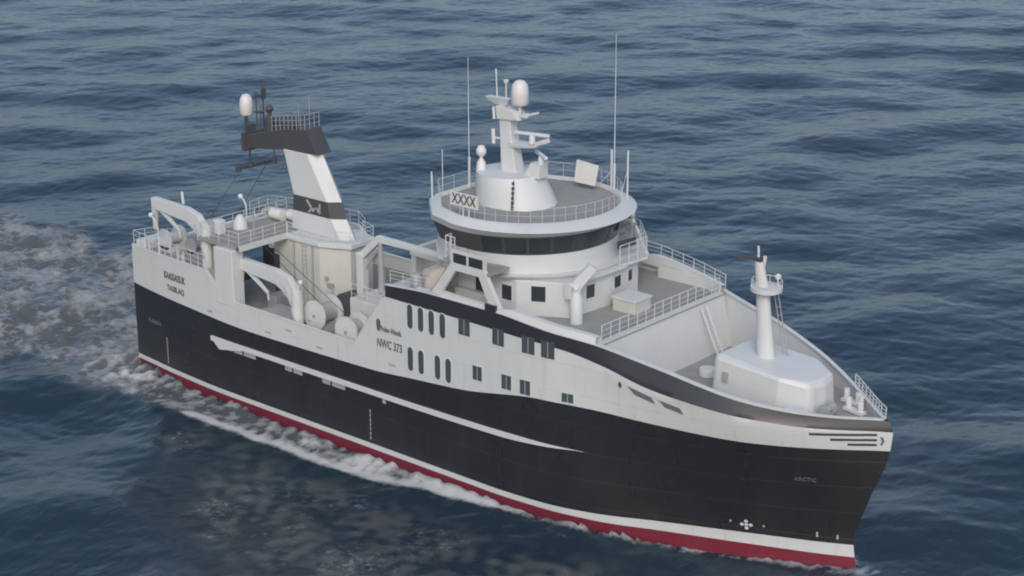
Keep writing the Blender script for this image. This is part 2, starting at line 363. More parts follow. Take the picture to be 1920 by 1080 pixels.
# lettering
def text(name, body, size, loc, rot, m, parent, width=None, ext=.01, shear=0):
    cu = bpy.data.curves.new(name, 'FONT'); cu.body = body; cu.size = size; cu.extrude = ext; cu.align_x = 'CENTER'; cu.align_y = 'CENTER'; cu.resolution_u = 3; cu.shear = shear; cu.offset = size*.012
    o = bpy.data.objects.new(name, cu); C.objects.link(o); bpy.context.view_layer.update()
    dg = bpy.context.evaluated_depsgraph_get(); me = bpy.data.meshes.new_from_object(o.evaluated_get(dg)); bpy.data.objects.remove(o)
    xs = [v.co.x for v in me.vertices]; k = width/(max(xs)-min(xs)) if width else 1
    for v in me.vertices: v.co.x *= k
    me.materials.clear(); me.materials.append(m)
    o = bpy.data.objects.new(name, me); C.objects.link(o); o.location = loc; o.rotation_euler = rot; o.parent = parent
    return o
def side_text(body, x, z, h, width, m, sd=-1, dy=.03):
    dx = .8; sl = math.atan2(yat(x+dx, z)-yat(x-dx, z), 2*dx); vt = math.atan2(yat(x, z+.4)-yat(x, z-.4), .8)
    rot = Matrix.Rotation(-sl if sd < 0 else math.pi+sl, 4, 'Z') @ Matrix.Rotation(math.pi/2+vt, 4, 'X')
    return text('lettering', body, h*1.38, (x, sd*(yat(x, z)+dy), z), rot.to_euler(), m, hull_o, width)
side_text('KAASSASSUK', 5.95, 9.16, .58, 2.7, M['letter'])
side_text('TASIILAQ', 6.0, 8.2, .46, 2.2, M['letter'])
side_text('Polar-Nuuk', 29.25, 10.35, .42, 2.0, M['letter'])
side_text('NWC 373', 29.1, 9.25, .62, 2.35, M['letter'])
sideplate('company_crest', [(27.86, 10.5), (27.98, 10.1), (28.14, 10.1), (28.26, 10.5), (28.24, 10.88), (28.06, 11.02), (27.88, 10.88)], M['letter'], .03)
side_text('KARIN', 2.8, 4.8, .35, 1.7, M['mid'])
side_text('ARCTIC', 58.7, 6.05, .3, 1.35, M['mid'], dy=.05)

# ------------------------------------------------------------------ stern
mb = MB()
mb.box(8.9, 13.4, -7.75, 1.2, 12.78, 13.02)
mb.box(13.2, 13.46, -7.75, -2.9, 12.72, 13.14)
gd = mb.build('gantry_deck', M['deck'], ship)
mb = MB(); mb.box(13.47, 13.62, -7.7, -2.9, 12.74, 13.16); mb.build('deck_edge', M['white'], gd); mb = MB(); mb.box(8.74, 8.88, -7.7, 1.2, 12.7, 13.14); mb.build('deck_edge', M['white'], gd)
railing('railing', [(13.45, -3.0, 13.05), (13.45, -7.7, 13.05), (9.0, -7.7, 13.05), (9.0, 1.1, 13.05)], gd, sp=1.1)
mb = MB(); mb.box(11.0, 13.05, -8.12, -7.0, 8.4, 12.76); mb.build('gantry_leg', M['white'], ship, bevel=.08)
mb = MB(); mb.box(11.0, 13.05, .5, 1.2, 7.7, 12.76); mb.build('gantry_leg', M['cream'], ship, bevel=.08)
for sd in (-1, 1): mb = MB(); mb.loft([[(9.8, sd*8.02, 10.5), (9.8, sd*6.95, 10.5), (9.8, sd*6.95, 10.62), (9.8, sd*8.02, 10.66)], [(12.2, sd*8.05, 8.7), (12.2, sd*6.95, 8.7), (12.2, sd*6.95, 8.8), (12.2, sd*8.05, 8.84)]]); mb.build('knee_plate', M['grey'], ship)
# engine casing
cas = [(11.9, -2.95), (16.9, -2.95), (19.1, -1.9), (19.1, .4), (17.6, .8), (11.9, .8)]
mb = MB(); mb.prism(cas, 7.7, 12.7); casing = mb.build('engine_casing', M['cream'], ship, bevel=.05)
mb = MB(); mb.prism([(13.5, -3.15), (17.0, -3.15), (19.35, -2.05), (19.35, .5), (17.7, 1.0), (13.5, 1.0)], 12.72, 13.1); mb.build('casing_top', M['white'], casing, bevel=.04)
mb = MB(); mb.box(11.88, 12.5, -2.99, -2.9, 8.0, 11.2); mb.build('door_or_slot', M['dark'], casing)  # dark panel painted in for the shaded slot at the casing's after end
mb = MB(); mb.box(17.2, 17.9, -2.75, -2.1, 9.6, 9.95); mb.lathe((17.5, -2.95, 10.4), [(.0, -.02), (.16, -.02), (.16, .1), (0, .1)], 12, 'y'); mb.build('vent', M['grey'], casing)
railing('railing', [(13.6, -3.05, 13.1), (16.95, -3.05, 13.1), (19.2, -2.0, 13.1), (19.2, .4, 13.1), (17.6, .9, 13.1)], casing, h=.9, sp=1.2, r=.022)
# funnel
def fl(x0, x1, xt, z, y0=-1.85, y1=-.05):
    ym = (y0+y1)/2; return [(x0, y0, z), (x1, y0, z), (xt, ym-.15, z), (x1-.3, y1, z), (x0, y1, z)]
L0, L1, L2, L3 = fl(12.75, 18.05, 18.85, 13.1), fl(13.0, 17.0, 18.0, 14.6), fl(13.1, 16.7, 17.55, 15.8), fl(12.15, 14.7, 15.65, 19.15)
mb = MB(); mb.loft([L0, L1]); funnel = mb.build('funnel', M['white'], ship, bevel=.06)
mb = MB(); mb.loft([L1, L2]); mb.build('funnel_band', M['dark'], funnel)
mb = MB(); mb.loft([L2, L3]); mb.build('funnel_shaft', M['white'], funnel, bevel=.05)
sl = math.atan2(.55, 0)*0
def fem(pts):
    mb = MB(); w_ = .09
    for a, b in pts:
        a = Vector((a[0], -1.88, a[1])); b = Vector((b[0], -1.88, b[1])); mb.beam(a, b, .05, .13)
    return mb.build('funnel_emblem', M['letterw'], funnel)
fem([((14.55, 15.65), (15.25, 14.85)), ((15.1, 15.1), (14.75, 14.75)), ((15.95, 15.55), (15.9, 14.8)), ((15.25, 15.05), (15.95, 15.2)), ((15.5, 15.2), (15.9, 14.85))])
# top gantry arm running aft from the funnel
arm = MB(); arm.loft([[(7.9, -1.75, 18.5), (7.9, -.3, 18.5), (7.9, -.3, 19.55), (7.9, -1.75, 19.55)],
                      [(12.1, -1.8, 19.05), (12.1, -.15, 19.05), (12.1, -.15, 20.6), (12.1, -1.8, 20.6)],
                      [(15.75, -1.75, 19.2), (15.75, -.3, 19.2), (14.7, -.3, 21.0), (14.7, -1.75, 21.0)]])
armo = arm.build('gantry_arm', M['dark'], ship, bevel=.05)
mb = MB(); mb.box(7.6, 8.0, -2.0, 0, 18.3, 19.7); mb.box(7.45, 7.75, -1.5, -.6, 18.9, 20.2); mb.build('end_plate', M['dark'], armo)
mb = MB(); mb.tube([(7.45, -1.2, 19.6), (7.45, -1.2, 21.0)], .11); mb.tube([(6.9, -.9, 18.6), (6.9, -.9, 20.6)], .05); mb.build('radome_pole', M['dark'], armo)
mb = MB(); mb.lathe((7.45, -1.2, 20.95), [(.0, 0), (.42, 0), (.52, .12), (.52, .95), (.45, 1.3), (.28, 1.55), (.0, 1.64)], 24); mb.build('radome', M['radome'], armo, smooth=50)
mb = MB()
mb.tube([(9.15, -1.0, 19.7), (9.15, -1.0, 23.7)], .07); mb.tube([(8.7, -1.3, 19.7), (8.7, -1.3, 22.9)], .05); mb.box(9.05, 9.3, -1.1, -.8, 22.4, 23.2)
mb.box(8.5, 9.2, -1.35, -.95, 21.3, 21.4); mb.box(8.5, 9.2, -1.35, -.95, 22.6, 22.7); mb.tube([(9.5, -1.6, 19.8), (9.5, -1.6, 22.0)], .04)
mb.build('signal_mast', M['dark'], armo)
mb = MB(); mb.lathe((10.05, -1.2, 20.0), [(0, 0), (.34, 0), (.34, 1.1), (.16, 1.3), (.16, 1.5), (0, 1.5)], 14); mb.lathe((10.05, -1.2, 21.8), [(0, -.32), (.2, -.25), (.32, 0), (.2, .25), (0, .32)], 14); mb.build('exhaust_pipe', M['dark'], armo, smooth=40)
mb = MB(); mb.box(10.9, 12.9, -1.5, -.6, 20.45, 21.15); mb.build('winch_box', M['dark'], armo, bevel=.05)
railing('railing', [(10.9, -1.75, 20.35), (14.5, -1.75, 20.95), (14.5, -.3, 20.95)], armo, h=1.1, sp=.45, r=.022, m='grey')
mb = MB(); mb.tube([(14.2, -1.0, 20.9), (14.25, -1.0, 23.2)], .02); mb.tube([(13.6, -1.5, 20.9), (13.6, -1.5, 22.7)], .02); mb.build('whip_antenna', M['grey'], armo)
mb = MB(); mb.beam((7.6, -2.6, 16.95), (7.6, .9, 16.95), .22, .2); mb.tube([(7.6, -1.2, 17), (7.6, -1.2, 18.4)], .07); mb.lathe((7.6, -1.2, 17.05), [(0, -.3), (.25, -.2), (.25, .2), (0, .3)], 10); mb.lathe((7.6, -2.4, 16.9), [(0, -.25), (.2, -.2), (.2, .2), (0, .25)], 10)
mb.build('trawl_block', M['dark'], armo); mb = MB()
mb.tube([(10.4, -1.2, 17.75), (10.4, -1.2, 19.0)], .04); mb.lathe((10.4, -1.2, 17.9), [(0, -.35), (.18, -.3), (.18, .2), (0, .35)], 10); mb.build('trawl_block', M['dark'], armo)

# knuckle cranes: post, curved arm, jib and ram
def knuckle(name, post, zb, zt, reach, drop, y, th=.62, mat_=M['white']):
    mb = MB(); x = post
    mb.lathe((x, y, zb), [(0, 0), (.6, 0), (.6, .12), (.43, .3), (.42, zt-zb-.5), (.38, zt-zb), (0, zt-zb)], 18)
    o = mb.build(name, mat_, ship, smooth=40)
    P = [(x, zt-1.0), (x-.3, zt-.3), (x-1.0, zt+.4), (x-2.0, zt+.75), (x-reach, zt+1.0)]
    hh = [th*1.05, th*1.35, th*1.5, th*1.3, th*1.0]
    loops = []
    for k, (a, b) in enumerate(P):
        d = Vector((P[min(k+1, 4)][0]-P[max(k-1, 0)][0], P[min(k+1, 4)][1]-P[max(k-1, 0)][1])).normalized(); nrm = (-d.y, d.x); h = hh[k]/2
        loops.append([(a+nrm[0]*h, y-.26, b+nrm[1]*h), (a+nrm[0]*h, y+.26, b+nrm[1]*h), (a-nrm[0]*h, y+.26, b-nrm[1]*h), (a-nrm[0]*h, y-.26, b-nrm[1]*h)])
    mb = MB(); mb.loft(loops); mb.build('crane_boom', mat_, o, bevel=.04)
    mb = MB(); mb.beam((x-reach+.1, y, zt+1.35), (x-reach-.05, y, zt+1.35-drop), .4, .55, .22, .3)
    mb.beam((x-reach+.15, y, zt+.95), (x-reach+2.9, y, zt-.75), .3, .38, .18, .2); mb.tube([(x-reach+2.85, y, zt-.7), (x-reach+2.9, y, zt-1.3)], .07); mb.build('crane_jib', mat_, o, bevel=.03)
    mb = MB(); mb.tube([(x+.05, y-.28, zt-1.7), (x-1.0, y-.28, zt+.2)], .09); mb.tube([(x+.05, y-.34, zt-2.2), (x-.2, y-.34, zt-1.2)], .14); mb.build('ram', M['grey'], o)
    return o
knuckle('deck_crane', 9.1, 10.2, 13.5, 6.0, 2.5, -7.1, .84)
knuckle('deck_crane', 18.75, 7.7, 10.6, 6.0, 1.9, -7.0, .84)
mb = MB(); mb.box(8.85, 9.5, -6.85, -6.2, 10.2, 14.0); mb.build('crane_pedestal', M['grey'], ship, bevel=.05)
# mid crane with its boom folded forward
mb = MB(); mb.box(21.1, 21.75, -3.35, -2.65, 7.7, 13.2); cr3 = mb.build('boom_crane', M['white'], ship, bevel=.08)
mb = MB(); mb.beam((21.4, -3, 12.9), (23.3, -3, 14.6), .5, .55, .45, .5); mb.beam((23.1, -3, 14.55), (29.5, -3, 14.55), .45, .5, .3, .35); mb.build('crane_boom', M['white'], cr3, bevel=.05)
mb = MB(); mb.beam((21.75, -3, 12.0), (23.2, -3, 13.9), .1, .1); mb.tube([(23.4, -3.1, 14.4), (23.5, -3.1, 10.7)], .16, 8, .3); mb.build('ram', M['grey'], cr3)

# winches
def winch(name, x, y, z, r, ln, mdrum, motor=True):
    mb = MB(); mb.lathe((x, y, z), [(.0, .1), (r*.62, .1), (r*.62, ln-.1), (0, ln-.1)], 28, 'y'); o = mb.build(name, mdrum, ship, smooth=40)
    for yy in (0, ln-.14):
        f = MB(); f.lathe((x, y+yy, z), [(0, 0), (r*.3, 0), (r*.3, -.04), (r, -.02), (r, .14), (0, .14)], 32, 'y'); f.build('flange', M['white'], o, smooth=40)
    f = MB(); f.lathe((x, y-.12, z), [(0, 0), (.12, 0), (.12, .1), (0, .1)], 10, 'y'); f.tube([(x-.4, y-.06, z-.4), (x-.52, y-.06, z-.5)], .05); f.build('axle', M['grey'], o)
    f = MB(); f.box(x-r*.9, x+r*.9, y+.2, y+ln-.2, z-r-.1, z-r*.62); f.build('winch_base', M['grey'], o)
    return o
winch('trawl_winch', 19.75, -6.35, 8.85, 1.12, 1.9, M['steel'])
winch('trawl_winch', 24.0, -7.3, 8.85, 1.1, 1.4, M['steel'])
mb = MB(); mb.lathe((20.75, -4.35, 9.35), [(0, 0), (.88, 0), (.88, 1.5), (0, 1.5)], 26, 'y'); mb.build('winch_motor', M['dark'], ship, smooth=40)
for (a_, b_) in (((19.75, -5.6, 9.5), (12.9, -5.0, 12.6)), ((24.0, -6.6, 9.5), (12.9, -4.4, 12.6)), ((7.6, -2.3, 16.8), (5.0, -4.7, 11.3)), ((7.6, .5, 16.9), (2.0, .8, 10.0))):
    mb = MB(); mb.tube([a_, b_], .025, 6); mb.build('trawl_wire', M['dark'], ship)
for x in (14.2, 16.2): mb = MB(); mb.tube([(x, -3.06, 7.8), (x, -3.06, 12.6)], .07); mb.build('pipe', M['grey'], casing)
mb = MB(); mb.tube([(15.1, -3.02, 7.8), (15.1, -3.02, 12.7)], .02); mb.tube([(15.5, -3.02, 7.8), (15.5, -3.02, 12.7)], .02)
for k in range(14): mb.tube([(15.1, -3.02, 8+k*.34), (15.5, -3.02, 8+k*.34)], .015, 5)
mb.build('ladder', M['grey'], casing)
mb = MB(); mb.box(17.2, 17.9, -2.86, -2.7, 7.8, 9.5); mb.build('door_or_slot', M['white'], casing)
# middle deckhouse
mb = MB(); mb.prism([(22.3, -5.2), (28.9, -5.2), (28.9, 5.2), (22.3, 5.2)], 7.7, 10.5); dh = mb.build('winch_house', M['cream'], ship, bevel=.06)
mb = MB(); mb.box(25.4, 26.6, -5.26, -5.18, 7.8, 9.8); mb.box(24.6, 25.3, -5.28, -5.18, 9.0, 9.7); mb.build('door_or_slot', M['deckd'], dh)
mb = MB(); mb.box(23.5, 26.2, 1.0, 3.4, 10.5, 12.1); mb.box(26.6, 28.6, -1, 1.4, 10.5, 11.6); mb.build('locker', M['cream'], ship, bevel=.1)
mb = MB(); mb.box(24.6, 25.0, -1.2, 3.4, 10.5, 13.8); mb.box(24.5, 28.8, -1.25, -.9, 13.2, 13.5); mb.build('net_gantry', M['cream'], ship, bevel=.05)
railing('railing', [(22.4, -5.1, 10.5), (28.8, -5.1, 10.5)], dh, sp=1.5)
# net pile and gear at the after end of the boat deck
def lump(name, cx, cy, z, rx, ry, h, m, seed):
    rnd = random.Random(seed); mb = MB(); n = 22; loops = []
    ph = [rnd.uniform(0, 6) for _ in range(5)]
    for k in range(7):
        t_ = k/6; L = []
        for i in range(n):
            a = 2*math.pi*i/n; q = 1+.14*math.sin(3*a+ph[0]+2*t_)+.09*math.sin(5*a+ph[1])+.06*math.sin(9*a+ph[2]+5*t_)
            rr = q*math.cos(t_*1.45)**.55; L.append((cx+rx*rr*math.cos(a), cy+ry*rr*math.sin(a), z+h*math.sin(t_*1.57)*(1+.12*math.sin(2*a+ph[3]))))
        loops.append(L)
    mb.loft(loops); return mb.build(name, m, ship, smooth=60)
lump('net_pile', 31.2, -4.6, 12.9, 1.9, 1.6, 1.7, M['net'], 3)
lump('net_pile', 29.9, -2.2, 12.9, 1.3, 1.8, 1.2, M['net'], 5)
mb = MB(); mb.lathe((30.3, -6.6, 12.9), [(0, 0), (.42, 0), (.42, 1.2), (.3, 1.45), (0, 1.5)], 16); mb.build('vent_post', M['grey'], ship, smooth=40)
mb = MB(); mb.lathe((31.5, -6.9, 13.25), [(0, -.75), (.33, -.7), (.33, .7), (0, .75)], 16, 'x'); mb.build('life_raft', M['radome'], ship, smooth=40)
railing('railing', [(29.0, -4.4, 13), (29.0, 7.8, 13)], ship, sp=1.4)
railing('railing', [(29.0, -7.8, 13.75), (32.6, -7.8, 13.9)], ship, sp=1.2, h=.8)
# stern portal, rails, lamps, bollards
mb = MB(); mb.lathe((2.6, -6.0, 11.15), [(0, 0), (.85, 0), (.85, .12), (.45, .14), (.45, 1.5), (.85, 1.52), (.85, 1.65), (0, 1.65)], 22, 'y'); mb.box(1.9, 3.3, -6.0, -4.2, 10.2, 10.6); mb.build('net_drum', M['white'], ship, smooth=40)
mb = MB(); mb.lathe((10.3, -1.0, 13.55), [(0, -.7), (.42, -.62), (.46, 0), (.42, .62), (0, .7)], 18, 'x'); mb.build('life_raft', M['radome'], ship, smooth=45)
mb = MB(); mb.lathe((9.6, -4.2, 13.03), [(0, 0), (.6, 0), (.5, .55), (.22, 1.0), (0, 1.1)], 16); mb.build('ventilator', M['white'], ship, smooth=40)
mb = MB(); mb.box(9.2, 10.0, -6.6, -5.9, 13.03, 14.15); mb.build('locker', M['white'], ship, bevel=.1)
mb = MB(); mb.lathe((11.6, -.4, 13.55), [(0, -.7), (.42, -.62), (.46, 0), (.42, .62), (0, .7)], 18, 'x'); mb.build('life_raft', M['radome'], ship, smooth=45)
mb = MB(); mb.tube([(12.3, -5.2, 13.0), (12.3, -5.2, 15.1)], .05); mb.build('stay_post', M['grey'], ship)
mb = MB(); mb.tube([(6.6, -7.1, 15.0), (6.5, -7.1, 15.9)], .1); mb.build('working_lamp', M['radome'], ship)
mb = MB(); mb.lathe((5.0, -5.4, 10.95), [(0, 0), (.65, 0), (.65, .12), (.35, .14), (.35, 1.3), (.65, 1.32), (.65, 1.45), (0, 1.45)], 20, 'y'); mb.box(4.4, 5.6, -5.4, -4.0, 10.2, 10.5); mb.build('net_drum', M['grey'], ship, smooth=40)
mb = MB(); mb.lathe((6.0, 6.0, 11.0), [(0, 0), (.8, 0), (.8, .12), (.4, .14), (.4, 1.2), (.8, 1.22), (.8, 1.35), (0, 1.35)], 20, 'y'); mb.build('net_drum', M['white'], ship, smooth=40)
mb = MB(); mb.box(.3, 1.5, -7.0, -4.7, 10.2, 11.0); mb.box(.2, .45, -4.6, 6.4, 9.9, 10.35); mb.build('stern_roller', M['white'], ship, bevel=.15)
mb = MB(); mb.box(7.2, 8.4, 5.8, 7.2, 10.2, 11.9); mb.build('locker', M['white'], ship, bevel=.15)
railing('railing', [(0.1, -4.8, 10.3), (0.1, -7.0, 10.5), (3, -7.5, 10.6), (8, -7.85, 10.65), (9.9, -8.0, 10.65)], ship, sp=.9, h=1.15)
railing('railing', [(0.1, 5.0, 10.3), (0.1, 7.0, 10.5), (3, 7.5, 10.6), (8, 7.85, 10.65), (9.9, 8.0, 10.65), (10.6, 8.0, 10.2)], ship, sp=1.1, h=1.1)
railing('railing', [(10.1, -3.9, 10.2), (0.4, -3.9, 10.2)], ship, sp=1.2, h=1.0)
def lamp(x, y, z, h, dx, name='lamp_post'):
    mb = MB(); mb.tube([(x, y, z), (x, y, z+h*.7), (x+dx*.35, y, z+h*.88), (x+dx, y, z+h)], .06); o = mb.build(name, M['white'], ship)
    q = MB(); q.lathe((x+dx, y, z+h), [(0, -.2), (.17, -.14), (.2, 0), (.17, .14), (0, .2)], 12); q.build('lamp_head', M['radome'], o, smooth=60)
lamp(4.0, -7.6, 10.3, 3.3, -.75); lamp(9.2, -3.2, 13.03, 2.1, -.6); lamp(18.9, -7.0, 10.4, 1.0, .25)
for x, y in ((1.5, -7.0), (6.0, -7.4)):
    mb = MB(); mb.tube([(x, y, 10.2), (x, y, 11.25)], .12); mb.tube([(x+.5, y, 10.2), (x+.5, y, 11.1)], .1); mb.build('bollard', M['white'], ship)
mb = MB(); mb.tube([(9.6, 3.0, 13), (9.6, 3.0, 15.6)], .05); mb.tube([(6.6, 5.0, 10.2), (6.6, 5.0, 13.4)], .05); mb.build('stay_post', M['white'], ship)
mb = MB(); mb.box(14.6, 17.8, -7.3, -5.0, 7.72, 8.35); mb.box(13.4, 14.4, -5.2, -3.6, 7.72, 8.8); mb.build('fish_hatch', M['grey'], ship, bevel=.08)

# ------------------------------------------------------------------ deckhouse, bridge deck and wheelhouse
house = [(33.2, -5.6), (38.3, -5.6), (41.45, -3.9), (41.75, 0), (41.45, 3.4), (38.3, 5.6), (33.2, 5.6)]
mb = MB(); mb.prism(house, 12.9, 15.3); ho = mb.build('deckhouse', M['white'], ship, bevel=.05)
mb = MB(); mb.box(33.3, 37.0, -6.1, -5.5, 12.9, 13.9); mb.build('locker', M['white'], ship, bevel=.05)
def wallpane(c_, n_, w, h, parent, name='window'):
    c_ = Vector(c_); n_ = Vector((n_[0], n_[1], 0)).normalized(); u = Vector((-n_.y, n_.x, 0)); z = Vector((0, 0, 1))
    def lp(w, h, o): return [c_+u*a*w/2+z*b*h/2+n_*o for a, b in ((-1, -1), (1, -1), (1, 1), (-1, 1))]
    mb = MB(); A, B, D = lp(w+.16, h+.16, .035), lp(w, h, .035), lp(w+.16, h+.16, -.03)
    E_ = lp(w, h, -.0)
    for i in range(4):
        j = (i+1) % 4; mb.face((A[i], A[j], B[j], B[i])); mb.face((D[i], D[j], A[j], A[i])); mb.face((B[i], B[j], E_[j], E_[i]))
    o = mb.build(name, M['white'], parent); g = MB(); g.face(lp(w, h, .012)); g.build('pane', M['glass'], o); return o
n1 = (1.7, -3.15); 
wallpane((39.6, -4.9, 14.45), n1, .95, 1.05, ho); wallpane((37.5, -5.6, 14.3), (0, -1), .85, 1.0, ho); wallpane((35.2, -5.6, 14.3), (0, -1), .85, 1.0, ho)
n2 = (3.4, -.3); wallpane((41.68, .9-.1, 14.35), (3.4, .3), .8, .8, ho); wallpane((41.55, 2.35, 14.4), (3.4, .3), .5, .75, ho); wallpane((41.6, -2.0, 14.35), (3.9, -.3), .8, .9, ho)
def rnd(cx, r, z, n0=0, aft=1.0, off=0):
    angs = [-150, -118, -96]+list(range(-84, 85, 7))+[96, 118, 150]
    return [(cx+r*math.cos(math.radians(a))*(aft if abs(a) > 90 else 1), r*math.sin(math.radians(a)), z) for a in angs]
# bridge deck slab with its wings, walkway ahead to port
mb = MB(); mb.loft([rnd(34.9, 6.5, 15.3), rnd(34.9, 6.75, 15.55)]); bd = mb.build('bridge_deck', M['white'], ship, smooth=30)
for sd in (-1, 1): mb = MB(); mb.box(34.0, 37.9, *sorted((sd*7.95, sd*5.8)), 15.95, 16.15); mb.build('bridge_wing', M['deck'], ship)
mb = MB(); mb.prism([(36.8, 1.0), (41.9, 1.0), (42.1, 3.6), (39.4, 6.4), (37.4, 7.2), (36.4, 6)], 15.32, 15.5); mb.prism([(41.2, -3.4), (42.0, -3.4), (42.15, 1.2), (41.2, 1.2)], 15.3, 15.46)
wk = mb.build('bridge_walkway', M['white'], bd, bevel=.03)
railing('railing', [(42.0, .6, 15.5), (42.05, 3.5, 15.5), (39.4, 6.3, 15.5), (37.4, 7.1, 15.5)], wk, h=1.4, sp=.9, r=.026)
mb = MB()
for (a, b) in (((41.0, 1.6), (41.2, 3.4)), ((40.6, 4.0), (39.4, 5.6))): mb.beam((*a, 16.5), (*b, 16.5), .04, .55)
mb.build('screen', M['dark'], wk)
# the skirt below the wheelhouse windows
mb = MB(); mb.loft([rnd(34.5, 6.3, 15.4), rnd(34.5, 6.25, 16.3), rnd(34.45, 6.3, 16.82)]); sk = mb.build('wheelhouse', M['white'], ship, smooth=30)
wb, wt = rnd(34.45, 6.22, 16.8), rnd(34.4, 6.72, 18.15)
mb = MB(); mb.loft([wb, wt]); mb.build('window_band', M['dark'], sk, smooth=12)
nn = len(wb)
for i in range(1, nn-2, 1):
    if i % 2 == 0 and 3 <= i < nn-4:
        a0_, a1_, b1_, b0_ = [Vector(q) for q in (wb[i], wb[i+2], wt[i+2], wt[i])]
        md = (Vector(wb[i+1])+Vector(wt[i+1]))/2
    else: continue
    mid_b, mid_t = Vector(wb[i+1]), Vector(wt[i+1]); ctr = Vector((34.4, 0, 17.5)); g = MB()
    def off(q, k=.03): d = q-Vector((34.4, 0, q.z)); return q+d.normalized()*k
    A = [a0_.lerp(b0_, .1), mid_b.lerp(mid_t, .1), a1_.lerp(b1_, .1)]; B = [a0_.lerp(b0_, .93), mid_b.lerp(mid_t, .93), a1_.lerp(b1_, .93)]
    A[0] = A[0].lerp(A[1], .12); B[0] = B[0].lerp(B[1], .12); A[2] = A[2].lerp(A[1], .12); B[2] = B[2].lerp(B[1], .12)
    g.face([off(A[0]), off(A[1]), off(B[1]), off(B[0])]); g.face([off(A[1]), off(A[2]), off(B[2]), off(B[1])]); g.build('window_pane', M['glass'], sk, smooth=30)
# roof with its sloping rim
mb = MB(); mb.loft([rnd(34.35, 6.76, 18.14), rnd(34.9, 7.12, 18.62), rnd(34.65, 6.4, 19.02), rnd(34.65, 6.22, 19.02), rnd(34.65, 6.15, 18.78)], caps=False); roof = mb.build('wheelhouse_roof', M['white'], ship, smooth=25)
mb = MB(); mb.face(rnd(34.65, 6.18, 18.75)); mb.face(rnd(34.4, 6.74, 18.16)[::-1]); mb.build('roof_deck', M['deck'], roof)
ring = [(q[0], q[1], 19.0) for q in rnd(34.65, 6.3, 19)]
railing('railing', ring, roof, h=1.0, rails=2, sp=1.5, r=.012, closed=True)
# wing support with arch
def wing(sd):
    y = sd*8.0; yy = sorted((y, y-sd*.28)); q = MB()
    def slab(poly): q.profile_y(poly, *yy) if sd < 0 else q.profile_y(poly[::-1], *yy)
    slab([(32.9, 13.9), (33.75, 13.9), (35.15, 15.85), (34.75, 16.35)]); slab([(38.2, 13.75), (39.15, 13.75), (37.65, 16.35), (37.15, 15.85)])
    slab([(34.75, 16.35), (35.15, 15.85), (37.15, 15.85), (37.65, 16.35)]); slab([(33.7, 13.86), (38.25, 13.8), (38.05, 14.1), (33.95, 14.2)])
    for x0, x1 in ((34.72, 34.88), (36.1, 36.22), (37.5, 37.66)): slab([(x0, 16.35), (x1, 16.35), (x1, 17.05), (x0, 17.05)])
    slab([(34.72, 17.05), (37.66, 17.05), (37.66, 17.22), (34.72, 17.22)])
    o = q.build('bridge_wing_support', M['white'], ship, bevel=.02)
    g = MB()
    for x0, x1 in ((34.88, 36.1), (36.22, 37.5)): g.box(x0, x1, *sorted((y-sd*.1, y-sd*.16)), 16.35, 17.05)
    g.build('wing_window', M['glass'], o)
    g = MB(); g.box(34.72, 34.88, *sorted((y-sd*.28, sd*6.6)), 16.15, 17.0); g.build('wing_screen', M['white'], o)
    g = MB(); g.box(37.85, 38.75, *sorted((sd*8.2, sd*8.02)), 13.2, 14.25); g.build('navigation_light_box', M['bandblk'], o)
wing(-1); wing(1)
mb = MB(); mb.beam((34.3, -7.0, 16.2), (31.9, -7.0, 13.0), .12, .5); mb.beam((34.3, -6.1, 16.2), (31.9, -6.1, 13.0), .12, .5)
for k in range(1, 13): mb.box(31.9+2.4*k/13-.14, 31.9+2.4*k/13+.14, -6.95, -6.15, 13.0+3.2*k/13-.03, 13.0+3.2*k/13+.03)
mb.build('stairway', M['grey'], ship)
railing('railing', [(34.2, -7.0, 16.2), (33.4, -7.0, 16.2), (33.4, -5.9, 16.2)], ship, h=1.5, sp=.5, r=.03)
mb = MB(); mb.box(33.3, 34.3, -7.2, -5.8, 16.02, 16.18); mb.build('stair_landing', M['grey'], ship)
# monkey island: radar tower, mast
tn = 14
def ell(cx, cy, rx, ry, z, sh=0): return [(cx+rx*math.cos(2*math.pi*(i+.5)/tn), cy+ry*math.sin(2*math.pi*(i+.5)/tn), z) for i in range(tn)]
mb = MB(); mb.loft([ell(33.9, -.4, 2.95, 2.55, 18.76), ell(33.55, -.35, 2.75, 2.4, 19.6), ell(33.15, -.3, 2.35, 2.2, 20.7)]); tw = mb.build('radar_tower', M['white'], ship, smooth=45)
mb = MB()
for k in range(6): mb.box(35.35, 35.5, -2.72+.02*k, -2.6+.02*k, 18.9+k*.33, 19.1+k*.33)
mb.tube([(35.3, -2.6, 18.8), (35.3, -2.35, 20.8)], .03); mb.build('ladder', M['dark'], tw)
mb = MB(); mb.loft([[(32.6, -.55, 20.65), (33.85, -.5, 20.65), (33.85, .5, 20.65), (32.6, .55, 20.65)], [(32.35, -.4, 23.6), (33.3, -.4, 23.6), (33.3, .4, 23.6), (32.35, .4, 23.6)], [(32.3, -.4, 24.3), (33.3, -.4, 24.3), (33.3, .4, 24.3), (32.3, .4, 24.3)]])
mast = mb.build('main_mast', M['white'], ship, bevel=.06)
mb = MB(); mb.loft([[(32.2, -.55, 24.2), (34.2, -.55, 24.35), (34.2, .55, 24.35), (32.2, .55, 24.2)], [(32.1, -.55, 25.1), (33.5, -.55, 25.0), (33.5, .55, 25.0), (32.1, .55, 25.1)]]); mb.box(34.1, 34.7, -.35, .35, 24.55, 24.75); mb.beam((34.4, 0, 24.65), (35.3, 0, 24.95), .5, .16); mb.build('mast_platform', M['white'], mast, bevel=.04)
